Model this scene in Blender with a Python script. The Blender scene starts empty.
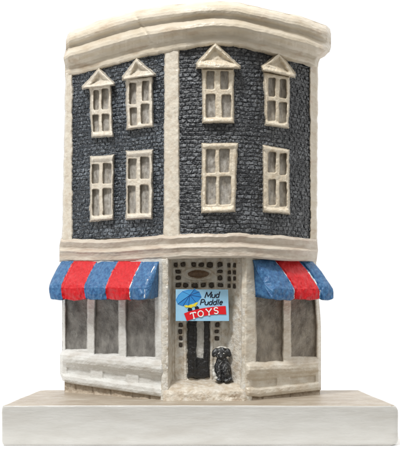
import bpy, bmesh, math, random
import numpy as np
from mathutils import Vector
random.seed(4)
S = 0.00025            # one unit of the working drawing in metres (figurine about 11 cm tall)
H0 = 146.0             # camera height above the table, drawing units
ROOT = (0.0, 1085.0, 0.0)
sc = bpy.context.scene
COL = sc.collection

# ------------------------------------------------------------------ noise
def _h(ix, iy, seed):
    v = np.sin(ix*127.1 + iy*311.7 + seed*74.7)*43758.5453
    return v - np.floor(v)
def vnoise(x, y, seed=0):
    x = np.asarray(x, float); y = np.asarray(y, float)
    ix = np.floor(x); iy = np.floor(y); fx = x-ix; fy = y-iy
    fx = fx*fx*(3-2*fx); fy = fy*fy*(3-2*fy)
    a = _h(ix, iy, seed); b = _h(ix+1, iy, seed); c = _h(ix, iy+1, seed); d = _h(ix+1, iy+1, seed)
    return (a+(b-a)*fx+(c-a)*fy+(a-b-c+d)*fx*fy)*2-1
def fbm(x, y, size, seed=0, octv=3):
    t = 0; amp = 1; tot = 0
    for k in range(octv):
        t = t+amp*vnoise(np.asarray(x)/size, np.asarray(y)/size, seed+k*13); tot += amp
        amp *= .5; size *= .47
    return t/tot
def sst(a, b, v):
    t = np.clip((v-a)/(b-a), 0, 1); return t*t*(3-2*t)
def itp(tab, x):
    k = sorted(tab); return np.interp(x, k, [tab[i] for i in k])

# ------------------------------------------------------------------ plan curves
def catmull(pts, n=24):
    P = [np.array(p, float) for p in pts]; P = [2*P[0]-P[1]]+P+[2*P[-1]-P[-2]]
    out = []
    for i in range(1, len(P)-2):
        for k in range(n):
            t = k/n
            out.append(.5*((2*P[i])+(-P[i-1]+P[i+1])*t+(2*P[i-1]-5*P[i]+4*P[i+1]-P[i+2])*t*t+(-P[i-1]+3*P[i]-3*P[i+1]+P[i+2])*t**3))
    out.append(P[-2]); return out
class Curve:
    def __init__(self, pts, smooth_n=0, ext=30):
        p = np.array(pts, float)
        a = p[0]-(p[1]-p[0])/np.linalg.norm(p[1]-p[0])*ext
        b = p[-1]+(p[-1]-p[-2])/np.linalg.norm(p[-1]-p[-2])*ext
        p = np.vstack([a, p, b])
        q = [p[0]]
        for i in range(len(p)-1):
            m = max(1, int(np.linalg.norm(p[i+1]-p[i])/1.5))
            for k in range(1, m+1): q.append(p[i]+(p[i+1]-p[i])*k/m)
        q = np.array(q)
        for _ in range(smooth_n):
            q[1:-1] = (q[:-2]+2*q[1:-1]+q[2:])/4
        self.q = q
        t = np.gradient(q, axis=0); t /= np.linalg.norm(t, axis=1)[:, None]
        self.n = np.stack([t[:, 1], -t[:, 0]], 1)
        self.s = np.concatenate([[0], np.cumsum(np.linalg.norm(np.diff(q, axis=0), axis=1))])
        self.r = q[:, 0]/q[:, 1]
        self.r = np.maximum.accumulate(self.r+np.arange(len(q))*1e-9)
    def hit(self, px):
        r = (np.asarray(px, float)-200)/1000
        d = np.interp(r, self.r, self.q[:, 1])
        nx = np.interp(r, self.r, self.n[:, 0]); ny = np.interp(r, self.r, self.n[:, 1])
        l = np.hypot(nx, ny); nx = nx/l; ny = ny/l
        return d, nx, ny, np.interp(r, self.r, self.s)
    def depth(self, px, off):
        d, nx, ny, s = self.hit(px); r = (np.asarray(px, float)-200)/1000
        c = np.maximum(-(r*nx+ny), .45)
        return d-off/c

A = (-152, 1148); B = (-25, 1048)
ARC = catmull([B, (0, 1042), (22, 1040.5), (46, 1045), (71, 1056), (95, 1074), (116, 1099), (129, 1122)])
UP = Curve([A, (-28.8, 1051)]+ARC[1:], 2)
CORN = Curve(catmull([(-155, 1139), (-90, 1087), (-29, 1039), (0, 1030), (25, 1028), (50, 1031), (76, 1042), (106, 1063), (131, 1090), (148, 1120)]), 6)
GL = Curve([A, B])
GR = Curve([(44, 1049), (132, 1122)])
LOW = Curve([A, (-34, 1055), (-30, 1051), (40, 1048), (46, 1050), (136, 1125)], 3)
def cp(px, d): return ((px-200)*d/1000, d)
ENT = Curve([cp(166, 1049), cp(168.5, 1053), cp(173, 1080), cp(226, 1082), cp(242.5, 1056), cp(245, 1049)], 1, ext=4)

# ------------------------------------------------------------------ objects
def link(name, me, mats, parent, label=None):
    o = bpy.data.objects.new(name, me); COL.objects.link(o)
    for m in (mats if isinstance(mats, (list, tuple)) else [mats]): me.materials.append(m)
    if parent: o.parent = parent
    if label: o['label'] = label
    return o
def rel(v):   # drawing units -> metres, relative to the figurine's base
    return [((a[0]-ROOT[0])*S, (a[1]-ROOT[1])*S, (a[2]-ROOT[2])*S) for a in v]
def P3(px, py, d): return ((px-200)*d/1000, d, (300-py)*d/1000+H0)
def mesh(name, verts, faces, smooth=True):
    me = bpy.data.meshes.new(name); me.from_pydata(rel(verts), [], faces); me.validate()
    bm = bmesh.new(); bm.from_mesh(me); bmesh.ops.recalc_face_normals(bm, faces=bm.faces); bm.to_mesh(me); bm.free()
    me.polygons.foreach_set('use_smooth', [smooth]*len(me.polygons)); me.update()
    return me
def relief(name, X, Y, OFF, curve, mat, parent, back=-1.5, mask=None, attr=None, label=None):
    """height field laid on a plan curve, with real sides down to `back`"""
    d, nx, ny, s = curve.hit(X); D = curve.depth(X, OFF)
    vx = (X-200)*D/1000; vz = (300-Y)*D/1000+H0
    R, C = X.shape
    V = np.stack([vx, D, vz], -1).reshape(-1, 3)
    BK = np.stack([vx-nx*(OFF-back), D-ny*(OFF-back), vz], -1).reshape(-1, 3)
    if mask is None: mask = np.ones((R-1, C-1), bool)
    i, j = np.nonzero(mask); a = i*C+j
    F = np.stack([a, a+1, a+C+1, a+C], 1)
    e = np.concatenate([F[:, [0, 1]], F[:, [1, 2]], F[:, [2, 3]], F[:, [3, 0]]])
    k = e[:, 0].astype(np.int64)*(R*C)+e[:, 1]; kr = e[:, 1].astype(np.int64)*(R*C)+e[:, 0]
    be = e[~np.isin(k, kr)]
    used = np.unique(F); mp = -np.ones(R*C, int); mp[used] = np.arange(len(used))
    bu = np.unique(be); mb = -np.ones(R*C, int); mb[bu] = np.arange(len(bu))+len(used)
    verts = np.vstack([V[used], BK[bu]])
    faces = [tuple(f) for f in mp[F]]
    faces += [(mp[p], mb[p], mb[q], mp[q]) for p, q in be]
    me = bpy.data.meshes.new(name)
    me.from_pydata(rel(verts), [], [tuple(int(t) for t in f[::-1]) for f in faces])
    me.polygons.foreach_set('use_smooth', [True]*len(me.polygons))
    if attr is not None:
        at = me.attributes.new('relief', 'FLOAT', 'POINT')
        vals = np.concatenate([attr.reshape(-1)[used], np.zeros(len(bu))]); at.data.foreach_set('value', vals.astype(np.float32))
    me.update()
    return link(name, me, mat, parent, label)
def grid(x0, x1, yt, yb, step=.5):
    """pixel grid between x0..x1 and curves yt(x)..yb(x)"""
    nx = int(abs(x1-x0)/step)+2; xs = np.linspace(x0, x1, nx)
    t = yt(xs); b = yb(xs); ny = int(np.max(b-t)/step)+2
    v = np.linspace(0, 1, ny)[:, None]
    return np.repeat(xs[None, :], ny, 0), t[None, :]+(b-t)[None, :]*v, np.repeat(v, nx, 1)
def sdpoly(P, X, Y):
    """signed distance to a convex polygon, positive inside"""
    c = np.mean(P, 0); d = np.full(X.shape, 1e9)
    for k in range(len(P)):
        a = np.array(P[k], float); b = np.array(P[(k+1) % len(P)], float); e = b-a; n = np.array([-e[1], e[0]])/np.hypot(*e)
        if np.dot(c-a, n) < 0: n = -n
        d = np.minimum(d, (X-a[0])*n[0]+(Y-a[1])*n[1])
    return d
def rings(name, loops, mats, parent, matf=None, cap0=True, cap1=True, smooth=True, label=None):
    n = len(loops[0]); V = [p for l in loops for p in l]; F = []
    for r in range(len(loops)-1):
        for k in range(n): F.append((r*n+k, r*n+(k+1) % n, (r+1)*n+(k+1) % n, (r+1)*n+k))
    if cap0: F.append(tuple(range(n))[::-1])
    if cap1: F.append(tuple((len(loops)-1)*n+k for k in range(n)))
    me = mesh(name, V, F, smooth)
    if matf:
        for p in me.polygons: p.material_index = matf(p)
    return link(name, me, mats, parent, label)
def bake(o):
    dg = bpy.context.evaluated_depsgraph_get(); dg.update()
    me = bpy.data.meshes.new_from_object(o.evaluated_get(dg)); o.modifiers.clear(); old = o.data; o.data = me
    return o

# ------------------------------------------------------------------ materials
def mat(name, c1, c2, size=6, rough=.5, bump=.25, bsize=1.6, c3=None, c3amt=.35, c3size=14, streak=None, relief_cols=None, stripes=None, spec=.5, coat=0, mid=.5, width=.22):
    m = bpy.data.materials.new(name); m.use_nodes = True; nt = m.node_tree; N = nt.nodes; L = nt.links
    b = N['Principled BSDF']; b.inputs['Roughness'].default_value = rough
    b.inputs['Specular IOR Level'].default_value = spec
    b.inputs['Coat Weight'].default_value = coat; b.inputs['Coat Roughness'].default_value = .25
    tc = N.new('ShaderNodeTexCoord')
    mp = N.new('ShaderNodeMapping'); L.new(tc.outputs['Object'], mp.inputs[0])
    if streak: mp.inputs['Scale'].default_value = streak
    def noise(sz, det=4, off=0, vec=None):
        n = N.new('ShaderNodeTexNoise'); n.noise_dimensions = '4D'; n.inputs['W'].default_value = off
        n.inputs['Scale'].default_value = 1/(sz*S); n.inputs['Detail'].default_value = det
        n.inputs['Roughness'].default_value = .6; L.new(vec or mp.outputs[0], n.inputs['Vector']); return n.outputs['Fac']
    def ramp(f, a, bb):
        r = N.new('ShaderNodeMapRange'); r.interpolation_type = 'SMOOTHSTEP'; r.inputs['From Min'].default_value = a; r.inputs['From Max'].default_value = bb
        L.new(f, r.inputs['Value']); return r.outputs[0]
    def mix(f, a, bb):
        x = N.new('ShaderNodeMix'); x.data_type = 'RGBA'
        if isinstance(f, float): x.inputs[0].default_value = f
        else: L.new(f, x.inputs[0])
        for i, v in ((6, a), (7, bb)):
            if isinstance(v, tuple): x.inputs[i].default_value = (*v, 1)
            else: L.new(v, x.inputs[i])
        return x.outputs[2]
    col = mix(ramp(noise(size), mid-width, mid+width), c1, c2)
    if stripes:   # painted stripes along the awning, edges wobble with the brush
        uv = N.new('ShaderNodeUVMap'); sp = N.new('ShaderNodeSeparateXYZ'); L.new(uv.outputs[0], sp.inputs[0])
        wob = N.new('ShaderNodeMath'); wob.operation = 'MULTIPLY_ADD'; L.new(noise(5, 3, 7), wob.inputs[0]); wob.inputs[1].default_value = stripes['wob']
        L.new(sp.outputs[0], wob.inputs[2])
        for (a, bb, ca, cb) in stripes['bands']:
            g1 = N.new('ShaderNodeMath'); g1.operation = 'GREATER_THAN'; L.new(wob.outputs[0], g1.inputs[0]); g1.inputs[1].default_value = a
            g2 = N.new('ShaderNodeMath'); g2.operation = 'LESS_THAN'; L.new(wob.outputs[0], g2.inputs[0]); g2.inputs[1].default_value = bb
            g = N.new('ShaderNodeMath'); g.operation = 'MULTIPLY'; L.new(g1.outputs[0], g.inputs[0]); L.new(g2.outputs[0], g.inputs[1])
            f = g.outputs[0]
            cc = mix(ramp(noise(3.2, 4, 2), .3, .7), ca, cb)
            if ca[0] > .6:     # broken line of bare white between two stripes
                h = N.new('ShaderNodeMath'); h.operation = 'MULTIPLY'; L.new(f, h.inputs[0]); L.new(ramp(noise(6, 3, 5), .47, .6), h.inputs[1]); f = h.outputs[0]
            col = mix(f, col, cc)
    if relief_cols:
        at = N.new('ShaderNodeAttribute'); at.attribute_name = 'relief'
        ad = N.new('ShaderNodeMath'); ad.operation = 'MULTIPLY_ADD'; L.new(noise(2.2, 5, 3), ad.inputs[0]); ad.inputs[1].default_value = .9; L.new(at.outputs['Fac'], ad.inputs[2])
        col = mix(ramp(ad.outputs[0], relief_cols[1], relief_cols[2]), col, relief_cols[0])
    if c3:
        f = ramp(noise(c3size, 6, 11), .5, .72)
        g = N.new('ShaderNodeMath'); g.operation = 'MULTIPLY'; L.new(f, g.inputs[0]); g.inputs[1].default_value = c3amt
        col = mix(g.outputs[0], col, c3)
    L.new(col, b.inputs['Base Color'])
    rr = N.new('ShaderNodeMapRange'); L.new(noise(3, 3, 9), rr.inputs['Value']); rr.inputs['From Min'].default_value = .3; rr.inputs['From Max'].default_value = .7
    rr.inputs['To Min'].default_value = max(.05, rough-.15); rr.inputs['To Max'].default_value = min(1, rough+.15); L.new(rr.outputs[0], b.inputs['Roughness'])
    if bump:
        bn = N.new('ShaderNodeBump'); bn.inputs['Strength'].default_value = bump; bn.inputs['Distance'].default_value = bsize*.5*S
        ad = N.new('ShaderNodeMath'); ad.operation = 'ADD'; L.new(noise(bsize, 5, 1), ad.inputs[0]); L.new(noise(bsize*5, 3, 4), ad.inputs[1])
        L.new(ad.outputs[0], bn.inputs['Height']); L.new(bn.outputs[0], b.inputs['Normal'])
    return m
cream = mat('cream_paint', (.66, .60, .50), (.57, .50, .385), 9, .38, .6, 2.2, c3=(.40, .27, .16), c3amt=.6, c3size=9, streak=(.3, .3, 1))
cream_trim = mat('cream_window_paint', (.74, .68, .56), (.62, .53, .40), 5, .27, .4, 2.6, c3=(.38, .28, .18), c3amt=.5, c3size=5, coat=.25)
cream_left = mat('ivory_paint', (.73, .69, .60), (.62, .55, .45), 6, .27, .4, 2.6, c3=(.40, .31, .22), c3amt=.45, c3size=7, coat=.25)
band_paint = mat('band_paint', (.62, .57, .49), (.50, .42, .34), 8, .42, .5, 2.2, c3=(.38, .27, .21), c3amt=.6, c3size=13, streak=(.35, .35, 1.6))
shop_white = mat('shop_white_paint', (.68, .69, .67), (.58, .57, .54), 8, .28, .5, 2.4, coat=.25, c3=(.36, .31, .24), c3amt=.35, c3size=10, streak=(.5, .5, 1))
shop_cream = mat('shop_cream_paint', (.68, .645, .56), (.54, .47, .37), 8, .3, .5, 2.4, coat=.25, c3=(.34, .25, .16), c3amt=.45, c3size=9, streak=(.5, .5, 1))
entr_paint = mat('entrance_paint', (.76, .73, .66), (.50, .42, .32), 7, .4, .8, 1.8, c3=(.68, .68, .66), c3amt=.85, c3size=8, width=.15, mid=.54)
jamb_paint = mat('jamb_paint', (.72, .70, .64), (.56, .51, .42), 7, .38, .8, 2, c3=(.68, .69, .68), c3amt=.7, c3size=8)
step_paint = mat('step_paint', (.68, .64, .56), (.48, .40, .30), 6, .45, .7, 1.8, c3=(.62, .6, .56), c3amt=.75, c3size=10)
stone = mat('stone_paint', (.48, .41, .32), (.32, .25, .18), 5, .6, .8, 1.6, c3=(.5, .45, .37), c3amt=.5, c3size=8)
slate = mat('slate_brick_paint', (.011, .016, .023), (.036, .047, .062), 6, .28, .9, 1.1, relief_cols=((.18, .21, .245), .92, 1.75), c3=(.42, .46, .5), c3amt=.55, c3size=2.6, spec=.6)  # pale c3 specks are gloss glints painted into the brick colour
slate_r = mat('charcoal_brick_paint', (.010, .012, .017), (.034, .039, .047), 6, .28, .9, 1.1, relief_cols=((.18, .195, .215), .92, 1.75), c3=(.40, .42, .44), c3amt=.5, c3size=2.4, spec=.6)  # c3 specks again paint bright glints into the colour
pane_grey = mat('pane_wash', (.48, .465, .435), (.22, .20, .175), 4.5, .34, .7, 2, c3=(.55, .50, .42), c3amt=.6, c3size=4, streak=(1, 1, .5), width=.2)
smoke = mat('shop_glass_wash', (.085, .08, .073), (.26, .25, .23), 13, .3, .6, 2, c3=(.30, .29, .265), c3amt=.45, c3size=9, streak=(1, 1, .7), width=.22)
smoke_r = mat('shop_glass_wash_brown', (.095, .078, .057), (.29, .255, .205), 12, .3, .6, 2, c3=(.36, .32, .25), c3amt=.45, c3size=8, streak=(1, 1, .7), width=.22)
BLUE1 = (.018, .08, .22); BLUE2 = (.065, .195, .385); RED1 = (.50, .003, .008); RED2 = (.62, .008, .016); WHT = (.7, .72, .72)
black = mat('black_paint', (.008, .008, .009), (.02, .02, .021), 4, .25, .6, 1.6, spec=.6)
dark_dab = mat('dark_dab_paint', (.035, .027, .02), (.08, .06, .045), 2, .4, .5, 1.5)
brown_dab = mat('brown_oval_paint', (.13, .075, .04), (.22, .14, .08), 3, .4, .5, 1.5)
dog_black = mat('dog_black_paint', (.008, .009, .011), (.02, .021, .024), 3, .42, .9, 1.3, c3=(.42, .44, .46), c3amt=.75, c3size=2.6, spec=.6)
white_dab = mat('white_dab_paint', (.66, .66, .63), (.5, .49, .45), 3, .35, .5, 1.5)
plinth_m = mat('plinth_paint', (.58, .58, .56), (.52, .515, .49), 14, .38, .3, 3.5, c3=(.40, .37, .33), c3amt=.25, c3size=24, streak=(.35, 1, 1.6))
plinth_t = mat('plinth_top_wash', (.40, .35, .28), (.30, .245, .185), 12, .42, .4, 2.5, c3=(.50, .47, .41), c3amt=.6, c3size=18, streak=(.5, 1, 1))
def flat(name, c, rough=.3):
    return mat(name, c, tuple(v*.93 for v in c), 10, rough, .03, 2)
s_blue = flat('sign_light_blue', (.36, .66, .90)); s_umb = flat('sign_umbrella_blue', (.035, .27, .70)); s_dk = flat('sign_navy_line', (.012, .07, .28))
s_yel = flat('sign_yellow', (.88, .72, .05)); s_red = flat('sign_red', (.78, .012, .02)); s_blk = flat('sign_black', (.008, .012, .03)); s_wht = flat('sign_white', (.9, .9, .9))
s_umb2 = flat('sign_umbrella_light_blue', (.08, .40, .83))
table_m = bpy.data.materials.new('white_table'); table_m.use_nodes = True
table_m.node_tree.nodes['Principled BSDF'].inputs['Base Color'].default_value = (.95, .95, .95, 1); table_m.node_tree.nodes['Principled BSDF'].inputs['Roughness'].default_value = .8

# ------------------------------------------------------------------ figurine root
root = bpy.data.objects.new('model_building', None); COL.objects.link(root)
root.location = tuple(v*S for v in ROOT); root.empty_display_size = .01
root['label'] = 'hand painted miniature of a corner toy shop with striped awnings on a pale plinth'
root['category'] = 'figurine'

# ------------------------------------------------------------------ plinth
def plinth():
    zt = -105.5+H0; corners = [(cp(1.2, 1000), 3), (cp(400, 1000), 8), ((186, 1172), 7), ((-187, 1172), 12)]
    loop = []
    for k, (c, r) in enumerate(corners):
        c = np.array(c, float); pr = np.array(corners[k-1][0], float); nx_ = np.array(corners[(k+1) % 4][0], float)
        a = c+(pr-c)/np.linalg.norm(pr-c)*r; b = c+(nx_-c)/np.linalg.norm(nx_-c)*r
        for t in np.linspace(0, 1, 8): loop.append((1-t)**2*a+2*t*(1-t)*c+t*t*b)
        m = int(np.linalg.norm(nx_-c)/3)
        rn = corners[(k+1) % 4][1]; b2 = nx_+(c-nx_)/np.linalg.norm(nx_-c)*rn
        for q in range(1, m): loop.append(b+(b2-b)*q/m)
    loop = np.array(loop); cen = loop.mean(0)
    n = len(loop); tang = np.roll(loop, -1, 0)-np.roll(loop, 1, 0); tang /= np.linalg.norm(tang, axis=1)[:, None]
    nrm = np.stack([tang[:, 1], -tang[:, 0]], 1)
    u = np.arange(n)*1.0
    L = []
    def ring(inset, z, amp=.5):
        w = fbm(u*3, np.full(n, z), 30, 5)*amp; wz = fbm(u*3, np.full(n, 7.), 40, 9)*amp
        q = loop-nrm*(inset+w[:, None] if False else inset)+nrm*w[:, None]
        te = max(0, (z-(zt-8))/8, (6-z)/6); te = min(te, 1)
        sh = 6*(1-math.sqrt(1-te*te*.999))*sst(182, 199, q[:, 0])+2*(1-math.sqrt(1-te*te*.999))*sst(-190, -199, q[:, 0])*-1
        L.append([(q[i, 0]-sh[i], q[i, 1], z+wz[i]*(1 if 3 < z < 60 else .2)) for i in range(n)])
    ring(1.2, .3, .2)
    for z in (1.4, 3, 5, 8, 12, 16, 20, 24, 28, zt-8, zt-6, zt-4.5, zt-3, zt-1.8): ring(0 if z > 2 else .3, z, .55)
    ring(.25, zt-.8); ring(.8, zt-.25); ring(1.6, zt)
    for f in (.05, .12, .25, .45, .7):
        q = loop+(cen-loop)*f
        hz = fbm(q[:, 0], q[:, 1], 35, 3)*.5
        L.append([(q[i, 0], q[i, 1], zt+hz[i]) for i in range(n)])
    o = rings('plinth', L, [plinth_m, plinth_t], root, matf=lambda p: 1 if (p.normal.z > .8 and p.center.z > (zt-.6)*S) else 0)
    return o
plinth()

# ------------------------------------------------------------------ solid body behind the facades
def body():
    bm = bmesh.new()
    def prism(plan, z0, z1):
        v0 = [bm.verts.new(rel([(p[0], p[1], z0)])[0]) for p in plan]; v1 = [bm.verts.new(rel([(p[0], p[1], z1)])[0]) for p in plan]
        n = len(plan)
        bm.faces.new(v0[::-1]); bm.faces.new(v1)
        for k in range(n): bm.faces.new((v0[k], v0[(k+1) % n], v1[(k+1) % n], v1[k]))
    up = []
    for px in np.linspace(67.5, 316, 60):
        d = float(UP.depth(px, -2)); up.append(cp(px, d))
    prism(up+[(132, 1163), (-151, 1163)], (300-256)*1.05+H0, 282.5+H0)
    zf = -107+H0
    prism([cp(65, float(GL.depth(65, -1.5))), cp(165, float(GL.depth(165, -1.5))), cp(172, 1084), (-30, 1162.5), (-155, 1162.5)], zf, (300-254)*1.06+H0)
    prism([cp(227, 1086), cp(246, float(GR.depth(246, -1.5))), cp(316, float(GR.depth(316, -1.5))), (131, 1162), (32, 1162)], zf, (300-254)*1.061+H0)
    prism([cp(168, 1086), cp(230, 1086.5), (33, 1161), (-31, 1161)], zf, (300-254)*1.059+H0)
    bmesh.ops.recalc_face_normals(bm, faces=bm.faces)
    me = bpy.data.meshes.new('building_core'); bm.to_mesh(me); bm.free()
    link('building_core', me, cream, root)
body()

# ------------------------------------------------------------------ cornice
T_ = {64: 38, 67: 35, 70: 31, 82: 27, 99: 21, 120: 14.5, 140: 9, 174: 4, 200: 1.4, 225: 1, 240: 2.5, 260: 7.5, 270: 10, 300: 15.5, 326: 25, 331: 30}
B_ = {64: 77, 72: 76, 95: 70, 120: 63, 140: 58, 164: 53, 180: 49.5, 198: 47, 215: 45, 235: 45.5, 250: 48, 270: 53, 286: 58, 308: 63, 318: 67, 331: 72}
Tf = lambda x: itp(T_, x); Bf = lambda x: itp(B_, x)
def cornice():
    prof = {0: -5, .03: -1.5, .08: 1.8, .14: 3.8, .2: 4.4, .26: 3.2, .32: -.6, .37: -1.2, .42: 1.2, .48: 4, .55: 4.6, .61: 2.8, .69: -2.2, .77: -4.8, .84: -5.6, .88: -4.8, .94: -5, .98: -6, 1: -8}
    R, C = 130, 420
    f = np.linspace(0, 1, R)[:, None]*np.ones((1, C)); u = np.ones((R, 1))*np.linspace(0, 1, C)[None, :]
    xl = itp({0: 68, .08: 66, .3: 66, .5: 63.5, .7: 65, 1: 65}, f); xr = itp({0: 330, .1: 331, .42: 331, .55: 329.5, .7: 325, .8: 320, .9: 318.5, 1: 318}, f)
    X = xl+(xr-xl)*u
    T = Tf(X)+fbm(X, X*0, 16, 21)*.8; Bm = Bf(X)+fbm(X, X*0, 7, 22)*1.0
    ff = f+.025*fbm(X, f*40, 45, 31)
    Y = T+(Bm-T)*f
    O = itp(prof, np.clip(ff, 0, 1)) + fbm(X, Y, 22, 41)*1.0 + fbm(X, Y, 5, 42)*.35
    # the sculpted join in the roll, running down to the right
    dl = (X-(138+(Y-19)*.62)); O = O-.9*np.exp(-(dl/1.5)**2)*sst(12, 20, Y)*(1-sst(38, 44, Y))
    e = np.minimum(X-xl, xr-X); O = O-4*(1-sst(0, 4, e))
    relief('cornice', X, Y, O, CORN, cream, root, back=-15)
    # roof slab behind the cornice
    xs = np.linspace(72, 325, 70); plan = [cp(x, float(CORN.depth(x, -4))) for x in xs]
    L = []
    z1 = [(300-float(Tf(x)))*p[1]/1000+H0-1.0 for x, p in zip(xs, plan)]
    back = [(134, 1163.5), (-153, 1163.5)]
    lo = [(p[0], p[1], 284+H0) for p in plan+back]; hi = [(p[0], p[1], z) for p, z in zip(plan, z1)]+[(134, 1163.5, z1[-1]), (-153, 1163.5, z1[0])]
    rings('roof', [lo, hi], cream, root, smooth=False)
cornice()

WIN = [
 dict(f=[(88.8, 85), (111.8, 83), (113.8, 137), (91, 138.5)], p=[(93.6, 90, 98.7, 110), (101.9, 88.5, 108.5, 109.5), (92.8, 115, 98.8, 132), (102.3, 114, 109.2, 131)], d=[(82, 86), (98.9, 66.5), (115.3, 83)], bb=[(82, 84.5), (115, 80.5), (115, 86), (82.5, 90)], l='window under the leftmost pediment, upper row'),
 dict(f=[(125.3, 78), (153, 75.5), (154, 127), (126.5, 130.5)], p=[(129.5, 83, 136, 104), (142.2, 80.5, 148.8, 101), (130.3, 107.5, 136.7, 126), (141, 104, 149.2, 124)], d=[(122, 76.5), (136.3, 57), (155.5, 74)], bb=[(122, 75), (155, 71), (155.5, 76.5), (122.3, 81)], l='window under the pediment just left of the middle pilaster'),
 dict(f=[(201.2, 68), (234.3, 68), (234.2, 123.3), (202, 123.5)], p=[(206.5, 71, 214, 89.5), (220.4, 71, 228.3, 89.5), (205.8, 94.5, 215.2, 117.5), (221.8, 95, 231, 117.5)], d=[(195.5, 63), (215, 41.5), (241, 66)], bb=[(195.5, 61), (240.5, 62.5), (240.5, 69.5), (196, 69)], l='window under the widest pediment, right of the middle pilaster'),
 dict(f=[(262.8, 71), (290.6, 76), (288.8, 129), (264.8, 126)], p=[(268.4, 78, 275, 96.5), (279.6, 79, 286, 98), (267.4, 101, 275.4, 121), (279, 102, 286.4, 123)], d=[(260.5, 66), (279.5, 51), (296.5, 74)], bb=[(260.8, 64.5), (296, 71.5), (295.5, 78.5), (261.5, 71.5)], l='window under the rightmost pediment, upper row'),
 dict(f=[(89.8, 156), (114.6, 154), (113.8, 220), (89.6, 222)], p=[(92, 164, 98.9, 184), (103, 163, 111.5, 184), (92.4, 189.5, 99.2, 216), (103, 188.5, 111.8, 215)], l='leftmost window of the lower row'),
 dict(f=[(126, 150.8), (153.6, 149), (152.8, 219), (125.6, 220)], p=[(128.4, 158.5, 136.3, 179), (140.4, 157, 149.5, 179), (127.9, 186, 135.7, 213.5), (140.4, 185, 148.8, 213.5)], l='second window of the lower row, left of the middle pilaster'),
 dict(f=[(201.6, 142.6), (238, 142.8), (235.3, 212.3), (201, 213.5)], p=[(206, 149, 215.2, 173), (219.4, 149, 229.4, 172.5), (206, 176.5, 216, 204.5), (219.4, 176, 231, 204.5)], l='third window of the lower row, right of the middle pilaster'),
 dict(f=[(262.4, 144.7), (289.8, 149.4), (290, 215), (262.6, 212.5)], p=[(268, 152, 275.6, 172.5), (279.6, 153.5, 286.4, 175), (268.4, 179.5, 275.8, 205), (279.4, 182, 286.6, 207)], l='rightmost window of the lower row'),
]
# ------------------------------------------------------------------ brick walls
WB = {62: 238, 72: 237.5, 163: 234.5, 180: 233, 240: 232, 280: 234.5, 308: 238, 318: 239}
def bricks(name, x0, x1, m, seed, label):
    X, Y, v = grid(x0, x1, lambda x: Bf(x)-2.5, lambda x: itp(WB, x)+2, .42)
    d, nx, ny, s = UP.hit(X); z = (300-Y)*d/1000
    s2 = s+fbm(s, z, 12, seed)*2.4+fbm(s, z, 4, seed+5)*1.5; z2 = z+fbm(s, z, 18, seed+1)*1.2+fbm(s, z, 5, seed+7)*1.1
    bh = 4.4; bl = 7.8
    row = np.floor(z2/bh); sx = s2/bl+.5*(row % 2)+_h(row, row*0, seed)*.3; br = np.floor(sx)
    fz = z2/bh-row; fx = sx-br
    e = np.minimum(np.minimum(fz, 1-fz)*bh, np.minimum(fx, 1-fx)*bl)
    k = _h(br, row, seed+2)
    O = .2+sst(.05, .8, e+fbm(s, z, 2.5, seed+8)*.5)*(.6+.6*k)+fbm(s, z, 1.9, seed+3)*.6+fbm(s, z, 5, seed+10)*.4+fbm(s, z, 12, seed+4)*.5
    flatn = np.ones_like(O)
    for w_ in WIN: flatn = np.minimum(flatn, 1-sst(.5, 1.5, sdpoly(w_['f'], X, Y)))
    O = O*flatn-.5*(1-flatn)
    at = sst(.1, 1.0, e)*.5-.25*(1-sst(0, .5, e))+.3*fbm(s, z, 30, seed+12)+fbm(s, z, 2.2, seed+3)*.65+fbm(s, z, 18, seed+6)*.35+.25*k
    relief(name, X, Y, O, UP, m, root, back=-2.5, attr=at, label=label)
bricks('brick_wall', 71, 166, slate, 3, 'blue black brick wall left of the middle pilaster')
bricks('brick_wall', 177.5, 312, slate_r, 17, 'curved charcoal brick wall right of the middle pilaster')

def strip(name, xl, xr, yt, yb, h, m, curve=UP, seed=0, label=None, n=.5, edge=1.8):
    """an upright strip with wavy hand-modelled sides"""
    rows = int((yb-yt)/.6)+2; cols = max(10, int((xr(0)-xl(0))/.5))
    v = np.linspace(0, 1, rows)[:, None]*np.ones((1, cols)); u = np.ones((rows, 1))*np.linspace(0, 1, cols)[None, :]
    Y0 = yt+(yb-yt)*v
    a = xl(v)+fbm(Y0, Y0*0, 7, seed)*.7; b = xr(v)+fbm(Y0, Y0*0+5, 7, seed+1)*.7
    X = a+(b-a)*u; e = np.minimum(X-a, b-X)
    O = h*sst(-.4, edge, e)+fbm(X, Y0, 9, seed+2)*n+fbm(X, Y0, 3, seed+3)*.3
    return relief(name, X, Y0, O, curve, m, root, label=label)
strip('pilaster', lambda v: 65.5-3.3*v, lambda v: 73+0*v, 73, 241, 3.0, cream_left, seed=50, label='pilaster at the left end of the brick')
strip('pilaster', lambda v: 164-.8*v, lambda v: 179.5+.6*v, 47, 240, 3.2, cream_left, seed=54, label='middle pilaster between the two brick walls')
strip('pilaster', lambda v: 309+1*v, lambda v: 318-1*v, 62, 241, 2.6, cream, seed=58, label='pilaster at the right end of the brick', edge=1.2)

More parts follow.
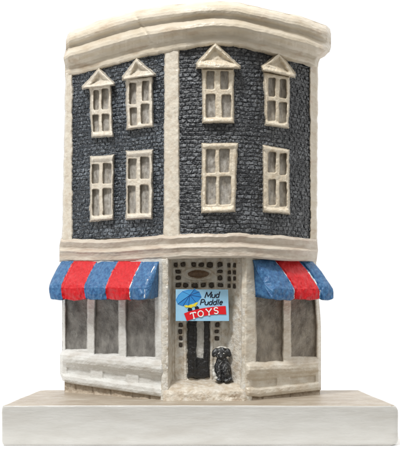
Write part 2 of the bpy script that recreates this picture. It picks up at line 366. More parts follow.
# ------------------------------------------------------------------ string course between the storeys
def band():
    top = {60: 238, 75: 238.5, 100: 240, 130: 238, 163: 235, 180: 234, 240: 233, 280: 235.5, 308: 238.5, 318: 239}
    bot = {60: 262, 110: 262, 166: 259, 205: 257.5, 245: 257.5, 280: 260, 318: 262}
    R, C = 70, 380
    f = np.linspace(0, 1, R)[:, None]*np.ones((1, C)); xl = itp({0: 61, .3: 59.5, 1: 59.5}, f); xr = itp({0: 317, .5: 318, 1: 316.5}, f)
    X = xl+(xr-xl)*np.linspace(0, 1, C)[None, :]
    T = itp(top, X)+fbm(X, X*0, 9, 71)*.9; Bm = itp(bot, X)+fbm(X, X*0, 14, 72)*.5; Y = T+(Bm-T)*f
    ff = np.clip(f+.05*fbm(X, f*30, 30, 74), 0, 1)
    O = itp({0: 1, .05: 4.2, .14: 5.4, .24: 4.2, .38: 2.6, .45: 3.2, .5: 5.6, .56: 6.4, .63: 5.4, .75: 4.6, .92: 4.8, 1: 3.4}, ff)+fbm(X, Y, 14, 75)*.7+fbm(X, Y, 4, 76)*.35
    relief('string_course', X, Y, O, UP, band_paint, root, back=-6)
band()

# ------------------------------------------------------------------ upper windows
def window(w, i):
    f = np.array(w['f']); m = cream_left if i in (0, 1, 4, 5) else cream_trim
    x0, x1 = f[:, 0].min()-1, f[:, 0].max()+1; y0, y1 = f[:, 1].min()-1, f[:, 1].max()+1
    X, Y, v = grid(x0, x1, lambda x: x*0+y0, lambda x: x*0+y1, .34)
    wx = X+fbm(X, Y, 8, 90+i)*.7; wy = Y+fbm(X, Y, 8, 95+i)*.7
    sd = sdpoly(w['f'], wx, wy)
    O = 6*sst(-.3, 2.0, sd)+fbm(X, Y, 6, 100+i)*.6+fbm(X, Y, 2.2, 104+i)*.22
    # sill, a lip standing further out, and lintel on the lower row
    ysb = np.interp(X, [f[3, 0], f[2, 0]], [f[3, 1], f[2, 1]]); O = O+1.6*sst(6.5, 4.2, ysb-wy)*sst(-.3, 1.5, sd)
    if i > 3:
        yst = np.interp(X, [f[0, 0], f[1, 0]], [f[0, 1], f[1, 1]]); O = O+1.5*sst(6, 4, wy-yst)*sst(-.3, 1.5, sd)
    hole = np.zeros_like(O); 
    for (a, b, c, d) in w['p']:
        cx, cy, hx, hy = (a+c)/2, (b+d)/2, (c-a)/2, (d-b)/2
        qx = np.abs(wx-cx)-hx+1.4; qy = np.abs(wy-cy)-hy+1.4
        dd = np.hypot(np.maximum(qx, 0), np.maximum(qy, 0))+np.minimum(np.maximum(qx, qy), 0)-1.4
        hole = np.maximum(hole, sst(.7, -.9, dd))
    # glazing bars sit a little lower than the outer frame
    O = O-.7*sst(3.2, 5, sd)
    O = O*(1-hole)+(-1.2)*hole
    q = lambda Z: (Z[:-1, :-1]+Z[1:, :-1]+Z[:-1, 1:]+Z[1:, 1:])/4
    mask = (q(sd) > -.35) & (q(hole) < .93)
    fr = relief('window', X, Y, O, UP, m, root, mask=mask, label=w['l'])
    # one painted sheet behind the bars
    a = min(p[0] for p in w['p'])-1; c = max(p[2] for p in w['p'])+1; b = min(p[1] for p in w['p'])-1; d = max(p[3] for p in w['p'])+1
    X, Y, v = grid(a, c, lambda x: x*0+b, lambda x: x*0+d, .7)
    O = .7+fbm(X, Y, 4, 120+i)*.5+fbm(X, Y, 9, 125+i)*.4
    relief('pane', X, Y, O, UP, pane_grey, fr)
    if 'd' in w:
        D = np.array(w['d']); x0, x1 = D[:, 0].min()-2, D[:, 0].max()+2; y0, y1 = D[:, 1].min()-2, max(p[1] for p in w['bb'])+1.5
        X, Y, v = grid(x0, x1, lambda x: x*0+y0, lambda x: x*0+y1, .34)
        wx = X+fbm(X, Y, 9, 130+i)*.6; wy = Y+fbm(X, Y, 9, 135+i)*.6
        tri = w['d'][:1]+[w['d'][1]]+[w['d'][2]]+[w['bb'][2], w['bb'][3]]
        sd = sdpoly(tri, wx, wy)
        inner = [(D[0, 0]+9.5, w['bb'][0][1]-.6), (D[1, 0]-.3, D[1, 1]+7), (D[2, 0]-9.5, w['bb'][1][1]-.2)]
        si = sdpoly(inner, wx, wy)
        O = (12 if i == 2 else 9.5)*sst(-.3, 2.2, sd)-4.6*sst(-1.8, 1.8, si)+2*sst(1, 3.5, wy-np.interp(X, [w['bb'][0][0], w['bb'][1][0]], [w['bb'][0][1], w['bb'][1][1]]))*sst(0, 1.5, sd)
        O = O+fbm(X, Y, 5, 140+i)*1.0+fbm(X, Y, 2.2, 144+i)*.4
        relief('pediment', X, Y, O, UP, m, fr, mask=q(sd) > -.35)
for i, w in enumerate(WIN): window(w, i)

# ------------------------------------------------------------------ ground floor shopfronts
def shopfront(name, curve, x0, x1, top, panes, sill, base, m, gm, seed, label):
    X, Y, v = grid(x0, x1, lambda x: x*0+top, lambda x: np.interp(x, *base), .5)
    G0 = X.copy(); sl = np.interp(X, *sill); bs = np.interp(X, *base)
    wx = X+fbm(X, Y, 14, seed)*.9; wy = Y+fbm(X, Y, 12, seed+1)*.9
    t = (wy-sl)/np.maximum(bs-sl, 1)
    O = 3.6+0*X
    low = itp({-.12: 3.6, -.04: 5.5, .03: 8.2, .16: 9.2, .28: 8.0, .36: 5.2, .45: 4.2, .60: 4.4, .70: 5.2, .78: 7.2, .9: 7.8, .97: 7.0, 1.05: 4.5}, t)
    jf = sst(160, 165.5, G0) if x0 < 100 else 1-sst(244.5, 250, G0)
    O = np.where(t > -.12, low*(1-jf)+3.4*jf, O)
    hole = np.zeros_like(O)
    for (a, b, c, d) in panes:
        b = b-18
        dd = np.maximum(np.abs(wx-(a+c)/2)-(c-a)/2, np.abs(wy-(b+d)/2)-(d-b)/2); hole = np.maximum(hole, sst(.6, -1.6, dd))
    O = O*(1-hole)-.8*hole
    O = O+fbm(X, Y, 9, seed+2)*.7+fbm(X, Y, 3, seed+3)*.28
    # shallow sunk panels in the riser
    n = len(panes)
    for k in range(n):
        a = x0+(x1-x0)*(k+.2)/n; c = x0+(x1-x0)*(k+.85)/n
        O = O-2.1*sst(-1, 1, np.minimum(X-a, c-X))*sst(.42, .5, t)*(1-sst(.66, .72, t))
    e = np.minimum(X-x0, x1-X); O = O-3*(1-sst(0, 3, e))
    if x0 < 100: X = X+2.2*(1-sst(60, 75, X))*(1-sst(-.1, .05, t))+2.5*(1-sst(60, 75, X))*sst(.7, 1, t)
    if x0 > 100: X = X-5*sst(300, 321, X)*(1-sst(255, 335, Y))
    q = lambda Z: (Z[:-1, :-1]+Z[1:, :-1]+Z[:-1, 1:]+Z[1:, 1:])/4
    fr = relief(name, X, Y, O, curve, m, root, mask=q(hole) < .93, back=-2, label=label)
    for k, (a, b, c, d) in enumerate(panes):
        X, Y, v = grid(a-1, c+1, lambda x: x*0+b-19, lambda x: x*0+d+1, .9)
        relief('pane', X, Y, .6+fbm(X, Y, 8, seed+9+k)*.7, curve, gm, fr)
    return fr
shopfront('shopfront', GL, 60, 167.5, 255, [(63.5, 300, 88, 350), (94.8, 300, 119, 354.5), (126, 300, 155.5, 357.5)], ([59, 166], [353.5, 364.5]), ([60, 64, 100, 166], [380.5, 382.5, 388, 397.5]), shop_white, smoke, 200, 'white shopfront left of the doorway')
shopfront('shopfront', GR, 243.5, 321, 255, [(255.6, 300, 283.4, 362), (290.5, 300, 316.8, 357)], ([245, 320], [366, 362]), ([243, 260, 321], [395.5, 397, 390]), shop_cream, smoke_r, 230, 'cream shopfront right of the doorway')

# foundation strip standing on the plinth
def foundation():
    zt = -105.5
    X0 = np.linspace(64.5, 320, 420)
    dep = LOW.depth(X0, 2); yb = 300-zt/dep*1000+.8
    yt = itp({61: 378, 100: 384, 160: 393, 166: 391, 246: 392, 321: 386}, X0)
    v = np.linspace(0, 1, 30)[:, None]; X = np.repeat(X0[None], 30, 0); Y = yt+(yb-yt)*v
    O = itp({0: 1, .2: 2.2, .6: 2.6, .85: 3.6, 1: 5.0}, v*np.ones_like(X))+fbm(X, Y, 5, 250)*1.0+fbm(X, Y, 1.8, 251)*.4
    for c in (76, 93, 111, 133, 150, 185, 214, 262, 290): O = O-1.3*np.exp(-((X-c)/.8)**2)
    relief('foundation', X, Y, O, LOW, stone, root, back=-4)
foundation()

# ------------------------------------------------------------------ doorway
def entrance():
    X, Y, v = grid(167.6, 243.6, lambda x: x*0+255, lambda x: itp({166: 398, 171: 383, 176: 380, 226: 380, 234: 386, 245: 396}, x), .4)
    wx = X+fbm(X, Y, 9, 300)*.5; wy = Y+fbm(X, Y, 9, 301)*.5
    O = fbm(X, Y, 8, 302)*.7+fbm(X, Y, 2.6, 303)*.35+.6
    squares = []
    for (a, c) in ((174, 178), (180.5, 185), (191, 196.5), (198.5, 204.5), (207, 213), (217, 223)): squares.append((a, 262, c, 267.2))
    for (a, c) in ((175.5, 181), (216.8, 223)): squares += [(a, 269.4, c, 273.4), (a, 275.2, c, 280)]
    for (a, c) in ((175, 181), (183.3, 189.2), (191.7, 198), (200.2, 206.3), (208.6, 214.5), (217.2, 223.6)): squares.append((a, 282.4, c, 287.8))
    for (a, c) in ((227.8, 230.6), (233, 236)): squares += [(a, 263, c, 267.5), (a, 270, c, 274.5), (a, 276.5, c, 281), (a, 283.5, c, 288.5)]
    for y in (322.5, 329.5, 336, 343): squares.append((178.6, y, 182.4, y+4.8))
    for y in (322, 329, 336): squares.append((214.4, y, 219.2, y+5.2))
    rn = random.Random(8); squares = [(a+rn.uniform(-.5, .4), b+rn.uniform(-.5, .5), c+rn.uniform(-.4, .5), d+rn.uniform(-.5, .5)) for (a, b, c, d) in squares]
    for (a, b, c, d) in squares:
        dd = np.maximum(np.abs(wx-(a+c)/2)-(c-a)/2, np.abs(wy-(b+d)/2)-(d-b)/2); O = O-1.6*sst(.7, -.5, dd)
    ov = np.hypot((wx-198)/13.5, (wy-274)/5.2); O = O+1.8*np.exp(-((ov-1.05)/.22)**2)-1.0*sst(1, .7, ov)
    O = O+1.7*sst(1.2, 0, np.abs(wx-176)-.6)*sst(288, 291, wy)+1.4*sst(1.2, 0, np.abs(wx-185)-.8)*sst(288, 291, wy)
    O = O+1.5*sst(1.2, 0, np.abs(wx-211.6)-.8)*sst(288, 291, wy)+1.5*sst(1.4, 0, np.abs(wx-223)-1.2)*sst(288, 291, wy)
    O = O+1.4*sst(1.3, 0, np.abs(wy-290.5)-.8)*sst(173, 174, X)*sst(226, 225, X)
    dw = relief('doorway', X, Y, O, ENT, entr_paint, root, back=-1.5)
    # dark dabs of paint filling the little squares
    for (a, b, c, d) in squares:
        Xs, Ys, v = grid(a-.3, c+.3, lambda x: x*0+b-.3, lambda x: x*0+d+.3, .4)
        cx, cy = (a+c)/2, (b+d)/2; e = 1-((np.abs(Xs-cx)/(c-a)*2)**3+(np.abs(Ys-cy)/(d-b)*2)**3)**(1/3)+fbm(Xs, Ys, 2.5, int(a*5+b))*.22
        relief('glass_block', Xs, Ys, -1.4+2.4*sst(-.05, .45, e)+fbm(Xs, Ys, 1.5, int(a*7+b))*.5, ENT, dark_dab, dw)
    Xs, Ys, v = grid(187, 209.5, lambda x: x*0+269, lambda x: x*0+279, .4)
    o = np.hypot((Xs-198)/10.8, (Ys-274)/3.9); q = lambda Z: (Z[:-1, :-1]+Z[1:, :-1]+Z[:-1, 1:]+Z[1:, 1:])/4
    relief('transom_oval', Xs, Ys, .2+1.2*sst(1, .4, o)+fbm(Xs, Ys, 3, 309)*.4, ENT, brown_dab, dw, mask=q(o) < 1)
    # door: thick black frame with a pale gap up the middle
    X, Y, v = grid(186.6, 210.6, lambda x: x*0+316, lambda x: x*0+380.2, .36)
    wx = X+fbm(X, Y, 5, 320)*.9; wy = Y+fbm(X, Y, 5, 321)*.8
    sd = np.minimum(np.minimum(wx-187, 210.2-wx), 378.5+fbm(X, X*0, 4, 5)*1.2-wy)
    gap = np.maximum(np.abs(wx-200.1)-3.1, wy-357.5)
    O = 4.2*sst(-.3, 2, sd)*sst(-.2, 1.2, gap)+1.6*np.exp(-((X-195)/2.2)**2)+fbm(X, Y, 3, 322)*.7
    relief('door', X, Y, O, ENT, black, dw, mask=(q(sd) > -.3) & (q(gap) > -.3), back=-.5)
    X, Y, v = grid(195.5, 204.8, lambda x: x*0+316, lambda x: x*0+359.5, .5)
    relief('door_panel', X, Y, 1.7+fbm(X, Y, 4, 330)*.8, ENT, white_dab, dw, back=0)
entrance()

def jamb(px, dep, rx, ry, flare, seed, label):
    L = []
    for y in np.linspace(259.3, 400.5, 120):
        k = sst(372, 398, y)*flare; ring = []
        for q in range(40):
            a = 2*math.pi*q/40; ca, sa = math.cos(a), math.sin(a)
            sx = abs(ca)**.7*math.copysign(1, ca); sy = abs(sa)**.7*math.copysign(1, sa)
            nz = 1+.13*float(fbm(a*3, y, 9, seed))+.07*float(fbm(a*4, y, 2.6, seed+2))
            cx, cy = cp(px+float(fbm(y, 0, 20, seed+3))*.5, dep)
            ring.append((cx+sx*(rx+k)*nz, cy+sy*(ry+k*.6)*nz, (300-y)*dep/1000+H0))
        L.append(ring)
    rings('door_jamb', L, jamb_paint, root, label=label)
jamb(165.2, 1057, 4.0, 6.5, 1.0, 360, 'left door jamb'); jamb(245.2, 1057, 4.2, 7.5, 3.0, 370, 'right door jamb')

def step():
    prof = [(372, 1084), (380, 1079), (381.6, 1071), (384, 1062), (387.6, 1054), (389.8, 1049.5), (391.4, 1046.8), (394, 1045.8), (398, 1045.2), (401.6, 1044.6)]
    n = 60; ys = np.interp(np.linspace(0, 1, n), np.linspace(0, 1, len(prof)), [p[0] for p in prof]); ds = np.interp(np.linspace(0, 1, n), np.linspace(0, 1, len(prof)), [p[1] for p in prof])
    C = 150; u = np.linspace(0, 1, C)[None, :]
    xl = np.interp(ds, [1045, 1050, 1080], [163, 165, 171])[:, None]; xr = np.interp(ds, [1045, 1050, 1080], [248, 246, 229])[:, None]
    X = xl+(xr-xl)*u; Y = ys[:, None]+0*u; D = ds[:, None]+0*u
    Y = Y+fbm(X, Y*3, 12, 350)*.9; D = D+fbm(X, Y, 6, 351)*1.0+fbm(X, Y, 2.4, 352)*.4
    D = D+3*(1-sst(0, .05, np.minimum(u, 1-u)))
    V = [P3(X[i, j], Y[i, j], D[i, j]) for i in range(n) for j in range(C)]; F = [(i*C+j, i*C+j+1, (i+1)*C+j+1, (i+1)*C+j) for i in range(n-1) for j in range(C-1)]
    k = len(V); fl = -106.5+H0
    ring = [j for j in range(C)]+[i*C+C-1 for i in range(1, n)]+[(n-1)*C+j for j in range(C-2, -1, -1)]+[i*C for i in range(n-2, 0, -1)]
    for r in ring: V.append((V[r][0], V[r][1], fl))
    m = len(ring)
    for a in range(m): F.append((ring[a], ring[(a+1) % m], k+(a+1) % m, k+a))
    F.append(tuple(k+a for a in range(m)))
    link('doorstep', mesh('doorstep', V, F), step_paint, root)
step()

# ------------------------------------------------------------------ awnings
def awning(curve, rows, bands, seed, m, label, side):
    """rows: (offset, y, x left, x right) from the wall over the slope, down the valance and back under"""
    C = 120; R = 90; k = np.linspace(0, 1, len(rows)); t = np.linspace(0, 1, R)
    off, y, xl, xr = [np.interp(t, k, [r[c] for r in rows]) for c in range(4)]
    u = np.linspace(0, 1, C)[None, :]
    X = xl[:, None]+(xr-xl)[:, None]*u; Y = y[:, None]+0*u; O = off[:, None]+0*u
    w = sst(0, .1, t)[:, None]
    Y = Y+w*(fbm(X, O, 14, seed)*.9)+fbm(X*1.3, O*0, 9, seed+5)*.9*sst(.5, .6, t)[:, None]*(1-sst(.85, .9, t))[:, None]
    O = O+w*(fbm(X, Y, 11, seed+1)*1.6+fbm(X*1.6, Y*.6, 3.2, seed+2)*1.0)
    ub = np.array([0]+list(bands)+[1.0]); ki = np.clip(np.searchsorted(ub, u, 'right')-1, 0, len(ub)-2); fr_ = (u-ub[ki])/(ub[ki+1]-ub[ki])
    puff = np.sqrt(np.clip(np.sin(np.pi*fr_), 0, 1)); O = O+1.5*puff*w; Y = Y+2.0*(puff-.6)*sst(.55, .65, t)[:, None]*(1-sst(.8, .9, t))[:, None]
    for b in bands: O = O-.9*np.exp(-((u-b)/.014)**2)*w
    D = curve.depth(X, O); V = [P3(X[i, j], Y[i, j], D[i, j]) for i in range(R) for j in range(C)]
    F = [(i*C+j, i*C+j+1, (i+1)*C+j+1, (i+1)*C+j) for i in range(R-1) for j in range(C-1)]
    for i in range(R):    # back edge closed row to row
        pass
    UVs = [(u[0, j], t[i]) for i in range(R) for j in range(C)]
    # ends: fan of rings drawn in to the middle of the end outline, slightly bulged
    for j, sg in ((0, -1), (C-1, 1)):
        idx = [i*C+j for i in range(R)]
        pts = np.array([V[i] for i in idx]); cen = pts.mean(0); prev = idx
        for s_, bul in ((.75, .7), (.45, 1.1), (.15, 1.2)):
            cur = []
            for i in range(R):
                q = cen+(pts[i]-cen)*s_; nz = float(fbm(q[1]*1.0, q[2], 5, seed+8))*.6
                V.append((q[0]+sg*(bul+nz), q[1], q[2])); UVs.append((u[0, j], .5)); cur.append(len(V)-1)
            for i in range(R): F.append((prev[i], prev[(i+1) % R], cur[(i+1) % R], cur[i]))
            prev = cur
        F.append(tuple(prev))
    F += [(( R-1)*C+j, (R-1)*C+j+1, j+1, j) for j in range(C-1)]
    me = mesh('awning', V, F); uv = me.uv_layers.new(name='UVMap')
    for l in me.loops: uv.data[l.index].uv = UVs[l.vertex_index]
    return link('awning', me, m, root, label)
lb = [.0, .155, .365, .575, .83]
maw_l = mat('left_awning_paint', BLUE1, BLUE2, 3.5, .36, .55, 1.6, stripes=dict(wob=.03, bands=[(.14, .375, RED1, RED2), (.595, .835, RED1, RED2), (.835, .845, WHT, WHT), (.984, .996, WHT, WHT)]), spec=.4)
maw_r = mat('right_awning_paint', BLUE1, BLUE2, 3.5, .36, .55, 1.6, stripes=dict(wob=.04, bands=[(.375, .39, WHT, WHT), (.39, .79, RED1, RED2), (.79, .815, WHT, WHT)]), spec=.4)
awning(GL, [(1.5, 262, 62.5, 159.5), (4, 261.5, 61.5, 159), (8, 266.5, 58, 156.5), (13, 273, 54.5, 153), (18, 279.5, 51.5, 150), (22.5, 285, 49.5, 147.5), (24.3, 288, 49, 146.8), (24.6, 293, 49.3, 146.8), (24, 299.3, 50.5, 147.3), (22, 299.8, 52, 148.5), (14, 298.5, 55, 153), (1.5, 296.5, 60, 159)], [.14, .375, .595, .84], 400, maw_l, 'awning with three blue and two red stripes', 1)
awning(GR, [(1.5, 260.5, 252, 309.5), (4, 260, 252.8, 311), (8, 265, 257, 316), (13, 272, 262.5, 321.5), (18, 279.5, 267.5, 326.5), (22.5, 286, 271, 331), (24.3, 289, 272, 333), (24.6, 293, 272.2, 333.5), (24, 299, 271.5, 333.5), (22, 299.6, 270, 332), (14, 298.6, 263, 326), (1.5, 297, 254, 317)], [.38, .8], 430, maw_r, 'awning with two blue and one red stripe', -1)

# ------------------------------------------------------------------ sign over the door
SD = 1062.0
def slab(name, pts, d, th, m, parent, bev=.0, label=None):
    f = [P3(x, y, d) for x, y in pts]; b = [(p[0], p[1]+th, p[2]) for p in f]
    o = rings(name, [f, b], m, parent, smooth=False, label=label)
    return o
def ellipse(cx, cy, rx, ry, n=20, a=0): return [(cx+rx*math.cos(t)*math.cos(a)-ry*math.sin(t)*math.sin(a), cy+rx*math.cos(t)*math.sin(a)+ry*math.sin(t)*math.cos(a)) for t in [2*math.pi*k/n for k in range(n)]]
def strokes(name, paths, r, d, m, parent):
    """raised painted line work: one mesh of flattened round strokes"""
    cu = bpy.data.curves.new(name, 'CURVE'); cu.dimensions = '3D'; cu.bevel_depth = r*S*d/1000; cu.bevel_resolution = 2; cu.use_fill_caps = True
    for p in paths:
        s = cu.splines.new('POLY'); s.points.add(len(p)-1)
        for k, (x, y) in enumerate(p): s.points[k].co = (*rel([P3(x, y, d)])[0], 1)
    o = bpy.data.objects.new('tmp', cu); COL.objects.link(o)
    dg = bpy.context.evaluated_depsgraph_get(); me = bpy.data.meshes.new_from_object(o.evaluated_get(dg)); bpy.data.objects.remove(o)
    y0 = (d-ROOT[1])*S
    for v in me.vertices: v.co.y = y0+(v.co.y-y0)*.22
    me.name = name; me.materials.clear()
    me.polygons.foreach_set('use_smooth', [True]*len(me.polygons))
    return link(name, me, m, parent)
K = lambda x, y: (170+x/6.15, 280+y/6.15)
def arc(cx, cy, rx, ry, a0, a1, n=14): return [(cx+rx*math.cos(math.radians(a0+(a1-a0)*k/n)), cy+ry*math.sin(math.radians(a0+(a1-a0)*k/n))) for k in range(n+1)]
# letters: unit height, y up from the baseline
G = {
 'M': (1.05, [[(0, 0), (.1, .98)], [(.1, .98), (.45, .2)], [(.45, .2), (.86, 1)], [(.86, 1), (.86, 0)]]),
 'u': (.62, [[(0, .6), (0, .2)]+arc(.22, .2, .22, .2, 180, 360)+[(.44, .6)], [(.44, .25), (.46, 0)]]),
 'd': (.64, [arc(.22, .3, .22, .3, 40, 360), [(.46, 1), (.44, .3), (.46, 0)]]),
 'P': (.72, [[(.05, 0), (.05, .98)], [(.05, .98), (.3, 1)]+arc(.32, .75, .27, .25, -90+180, -90, 12)[::1]+[(.05, .48)]]),
 'l': (.3, [[(.08, 1), (.06, .1), (.14, 0)]]),
 'e': (.6, [[(.02, .32), (.42, .36)]+arc(.22, .32, .21, .3, 10, 320)]),
 'T': (.95, [[(0, .98), (.86, .98)], [(0, .98), (0, .8)], [(.86, .98), (.86, .8)], [(.43, .98), (.43, 0)], [(.28, 0), (.58, 0)]]),
 'O': (1.0, [arc(.45, .5, .42, .48, 0, 360, 22)]),
 'Y': (.95, [[(.02, .98), (.43, .48), (.43, 0)], [(.84, .98), (.43, .48)], [(-.08, .98), (.14, .98)], [(.72, .98), (.94, .98)], [(.28, 0), (.58, 0)]]),
 'S': (.7, [arc(.33, .75, .27, .25, 20, 270, 12)[:]+arc(.33, .25, .29, .25, 90, -160, 12)]),
}
G['P'] = (.72, [[(.05, 0), (.05, .98)], [(.05, .98), (.3, .98)]+arc(.3, .73, .28, .25, 90, -90, 12)+[(.05, .48)]])
def word(txt, x, y, h, wf, slant, ang=0):
    out = []; ca, sa = math.cos(ang), math.sin(ang)
    for ch in txt:
        w, st = G[ch]
        for p in st: 
            q = []
            for (a, b) in p:
                lx = x_ = (a+slant*b)*h*wf; ly = b*h
                q.append((x+lx*ca+ly*sa, y+lx*sa-ly*ca))
            out.append(q)
        x += w*h*wf*ca; y += w*h*wf*sa
    return out
sign = slab('sign', [K(35, 57), K(357, 59), K(363, 252), K(35, 252)], SD, 1.6, s_blue, root, label='light blue shop sign over the door')
slab('sign_mount', [(192, 297), (212, 297), (212, 314), (192, 314)], SD+1.8, 19, cream, sign)
d1 = SD-.25
slab('umbrella', [K(*p) for p in [(36, 122), (52, 92), (76, 70), (112, 60), (146, 60), (152, 50), (157, 61), (180, 72), (194, 104), (180, 122), (163, 142), (140, 143), (112, 156), (78, 160), (48, 150)]], d1, .24, s_umb, sign)
slab('umbrella_highlight', [K(*p) for p in [(76, 74), (112, 64), (146, 63), (122, 92), (84, 118), (48, 146), (40, 122), (56, 94)]], d1-.2, .19, s_umb2, sign)
strokes('umbrella_rib', [[K(122, 92), K(48, 148)], [K(122, 92), K(80, 158)], [K(122, 92), K(114, 155)], [K(122, 92), K(163, 142)], [K(122, 92), K(192, 105)], [K(122, 92), K(180, 73)], [K(122, 92), K(148, 60)], [K(122, 92), K(76, 71)]], .2, d1-.2, s_dk, sign)
slab('raincoat', [K(*p) for p in [(86, 158), (100, 154), (112, 158), (128, 150), (142, 152), (156, 140), (170, 136), (168, 148), (158, 156), (160, 163), (140, 164), (132, 172), (112, 168), (98, 170)]], d1-.25, .24, s_yel, sign)
slab('boot', [K(*p) for p in [(112, 172), (132, 170), (138, 184), (130, 194), (112, 192), (108, 184)]], d1-.1, .2, s_blk, sign)
slab('boot', [K(*p) for p in [(152, 164), (170, 160), (180, 172), (172, 182), (154, 182)]], d1-.1, .2, s_blk, sign)
bn = slab('banner', [K(*p) for p in [(86, 206), (118, 193), (160, 182), (205, 173), (260, 166), (305, 162), (342, 160), (346, 212), (300, 211), (255, 214), (205, 222), (160, 232), (104, 252)]], d1-.35, .4, s_red, sign)
strokes('lettering', word('Mud', *K(214, 110), 6.0, 1.08, .22, -.02)+word('Puddle', *K(184, 153), 5.5, 1.2, .2, -.01), .46, d1-.15, s_blk, sign)
tw = []
for ch, (x, y), a in (('T', K(132, 241), -.22), ('O', K(174, 229), -.15), ('Y', K(224, 217), -.08), ('S', K(270, 208), -.03)): tw += word(ch, x, y, 6.0, 1.06 if ch != 'S' else 1.15, 0, a)
strokes('lettering', tw, .62, d1-.6, s_wht, bn)

# ------------------------------------------------------------------ little dog by the door
def blobs(name, L, m, parent, vox=.55, seed=1, amp=.6, smooth=3):
    bm = bmesh.new()
    for (x, y, d, rx, ry, rz, rot) in L:
        r = bmesh.ops.create_icosphere(bm, subdivisions=3, radius=1)
        c = P3(x, y, d)
        for v in r['verts']:
            p = Vector((v.co.x*rx, v.co.y*ry, v.co.z*rz)); ca, sa = math.cos(rot), math.sin(rot)
            v.co = Vector(((c[0]+p.x*ca-p.z*sa-ROOT[0])*S, (c[1]+p.y-ROOT[1])*S, (c[2]+p.x*sa+p.z*ca)*S))
    me = bpy.data.meshes.new(name); bm.to_mesh(me); bm.free(); o = link(name, me, m, parent)
    a = o.modifiers.new('r', 'REMESH'); a.mode = 'VOXEL'; a.voxel_size = vox*S; a.use_smooth_shade = True
    b = o.modifiers.new('s', 'SMOOTH'); b.iterations = smooth
    bake(o)
    n = o.data
    for v in n.vertices:
        k = float(fbm(v.co.x/S, v.co.z/S, 3, seed)); v.co = v.co+v.normal*(k*amp*S)
    n.polygons.foreach_set('use_smooth', [True]*len(n.polygons))
    return o
DD = 1069
dog = blobs('dog', [
    (221.5, 353.4, DD, 7.2, 5.6, 6.4, 0), (221, 356.6, DD-4.4, 3.0, 3.4, 2.6, 0),              # head, muzzle
    (214.6, 352.6, DD, 2.8, 3, 5.0, -.35), (228.4, 352.6, DD, 2.8, 3, 5.0, .35),                 # ears
    (222, 361.5, DD+1, 6.8, 5, 6, 0), (222.4, 368, DD+2, 9.0, 6.8, 10, 0), (223, 376.5, DD+2, 9.2, 7, 6.6, 0),  # neck, chest, haunches
    (219.4, 372, DD-4.5, 2.5, 2.8, 8.2, .04), (225.6, 372, DD-4.5, 2.5, 2.8, 8.2, -.04),       # front legs
    (219, 380.2, DD-6, 2.9, 3.8, 2.0, 0), (226.6, 380.8, DD-6, 2.9, 3.8, 2.0, 0),              # paws
    (230, 379.3, DD-2, 3, 4.5, 2.6, 0)], dog_black, root, seed=5)
dog['label'] = 'small black and white dog sitting by the door'
blobs('white_crown', [(218.6, 347.6, DD-1, 2.6, 2.4, 1.1, .3), (225, 347.8, DD-1, 2.4, 2.4, 1.1, -.3), (222, 347, DD, 2, 2, 1.1, 0)], white_dab, dog, vox=.35, seed=9, amp=.6)
blobs('white_tail', [(213.6, 371, DD-1, 1.6, 2, 2.5, 0), (214.5, 375, DD-2, 2.2, 2.2, 3.6, .2), (216, 378.5, DD-3, 2.4, 2.4, 2, 0)], white_dab, dog, vox=.45, seed=11)
blobs('eye', [(218.8, 353.6, DD-5.2, .9, .8, .6, .3)], white_dab, dog, vox=.25, amp=.05); blobs('eye', [(223.8, 353.6, DD-5.2, .9, .8, .6, -.3)], white_dab, dog, vox=.25, amp=.05)
blobs('paint_streak', [(220.4, 364, DD-4.2, .5, .9, 3.0, -.5), (224, 367, DD-5, .5, .9, 3.6, -.4)], mat('grey_dab_paint', (.3, .31, .32), (.2, .2, .2), 2, .4, .4, 1), dog, vox=.3, amp=.1)

# ------------------------------------------------------------------ table
tb = bmesh.new(); bmesh.ops.create_cube(tb, size=1)
for v in tb.verts: v.co = Vector((v.co.x*1.2, .238+(v.co.y+.5)*1.0, (v.co.z-.5)*.02))
bmesh.ops.bevel(tb, geom=tb.edges[:], offset=.001, segments=2, affect='EDGES')
me = bpy.data.meshes.new('table'); tb.to_mesh(me); tb.free()
t = link('table', me, table_m, None); t['kind'] = 'structure'

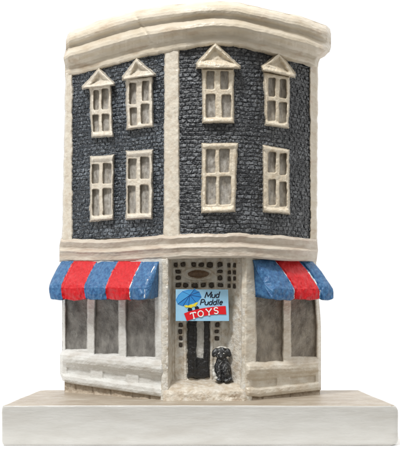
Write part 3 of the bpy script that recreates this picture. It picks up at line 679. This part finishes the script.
# ------------------------------------------------------------------ light: white studio surround + soft lamps
w = bpy.data.worlds.new('World'); sc.world = w; w.use_nodes = True; N = w.node_tree.nodes; L = w.node_tree.links
bg = N['Background']; tc = N.new('ShaderNodeTexCoord'); sp = N.new('ShaderNodeSeparateXYZ'); L.new(tc.outputs['Generated'], sp.inputs[0])
r1 = N.new('ShaderNodeMapRange'); L.new(sp.outputs[1], r1.inputs[0]); r1.inputs[1].default_value = .2; r1.inputs[2].default_value = .85; r1.inputs[3].default_value = .33; r1.inputs[4].default_value = 1.03
r2 = N.new('ShaderNodeMapRange'); L.new(sp.outputs[2], r2.inputs[0]); r2.inputs[1].default_value = .15; r2.inputs[2].default_value = .9; r2.inputs[3].default_value = 0; r2.inputs[4].default_value = 1.12
ad = N.new('ShaderNodeMath'); L.new(r1.outputs[0], ad.inputs[0]); L.new(r2.outputs[0], ad.inputs[1]); L.new(ad.outputs[0], bg.inputs['Strength'])
wc = N.new('ShaderNodeMix'); wc.data_type = 'RGBA'; wf = N.new('ShaderNodeMapRange'); L.new(sp.outputs[1], wf.inputs[0]); wf.inputs[1].default_value = .1; wf.inputs[2].default_value = .7
L.new(wf.outputs[0], wc.inputs[0]); wc.inputs[6].default_value = (1, .965, .91, 1); wc.inputs[7].default_value = (1, 1, 1, 1); L.new(wc.outputs[2], bg.inputs['Color'])
def lamp(name, loc, tgt, size, power, col=(1, 1, 1)):
    l = bpy.data.lights.new(name, 'AREA'); l.size = size; l.energy = power; l.color = col
    o = bpy.data.objects.new(name, l); COL.objects.link(o); o.location = loc
    o.rotation_euler = (Vector(tgt)-Vector(loc)).to_track_quat('-Z', 'Y').to_euler(); return o
lamp('key_light', (-.14, .02, .46), (0, .27, .05), .07, 2.0, (1, .99, .975))
cam = bpy.data.cameras.new('camera'); co = bpy.data.objects.new('camera', cam); COL.objects.link(co); sc.camera = co
co.location = (0, 0, H0*S); co.rotation_euler = (math.radians(90), 0, 0)
cam.sensor_fit = 'HORIZONTAL'; cam.sensor_width = 36; cam.lens = 90; cam.shift_y = 75/400; cam.clip_start = .01; cam.clip_end = 100
sc.view_settings.view_transform = 'Standard'; sc.view_settings.look = 'None'; sc.view_settings.gamma = 1; sc.view_settings.exposure = 0
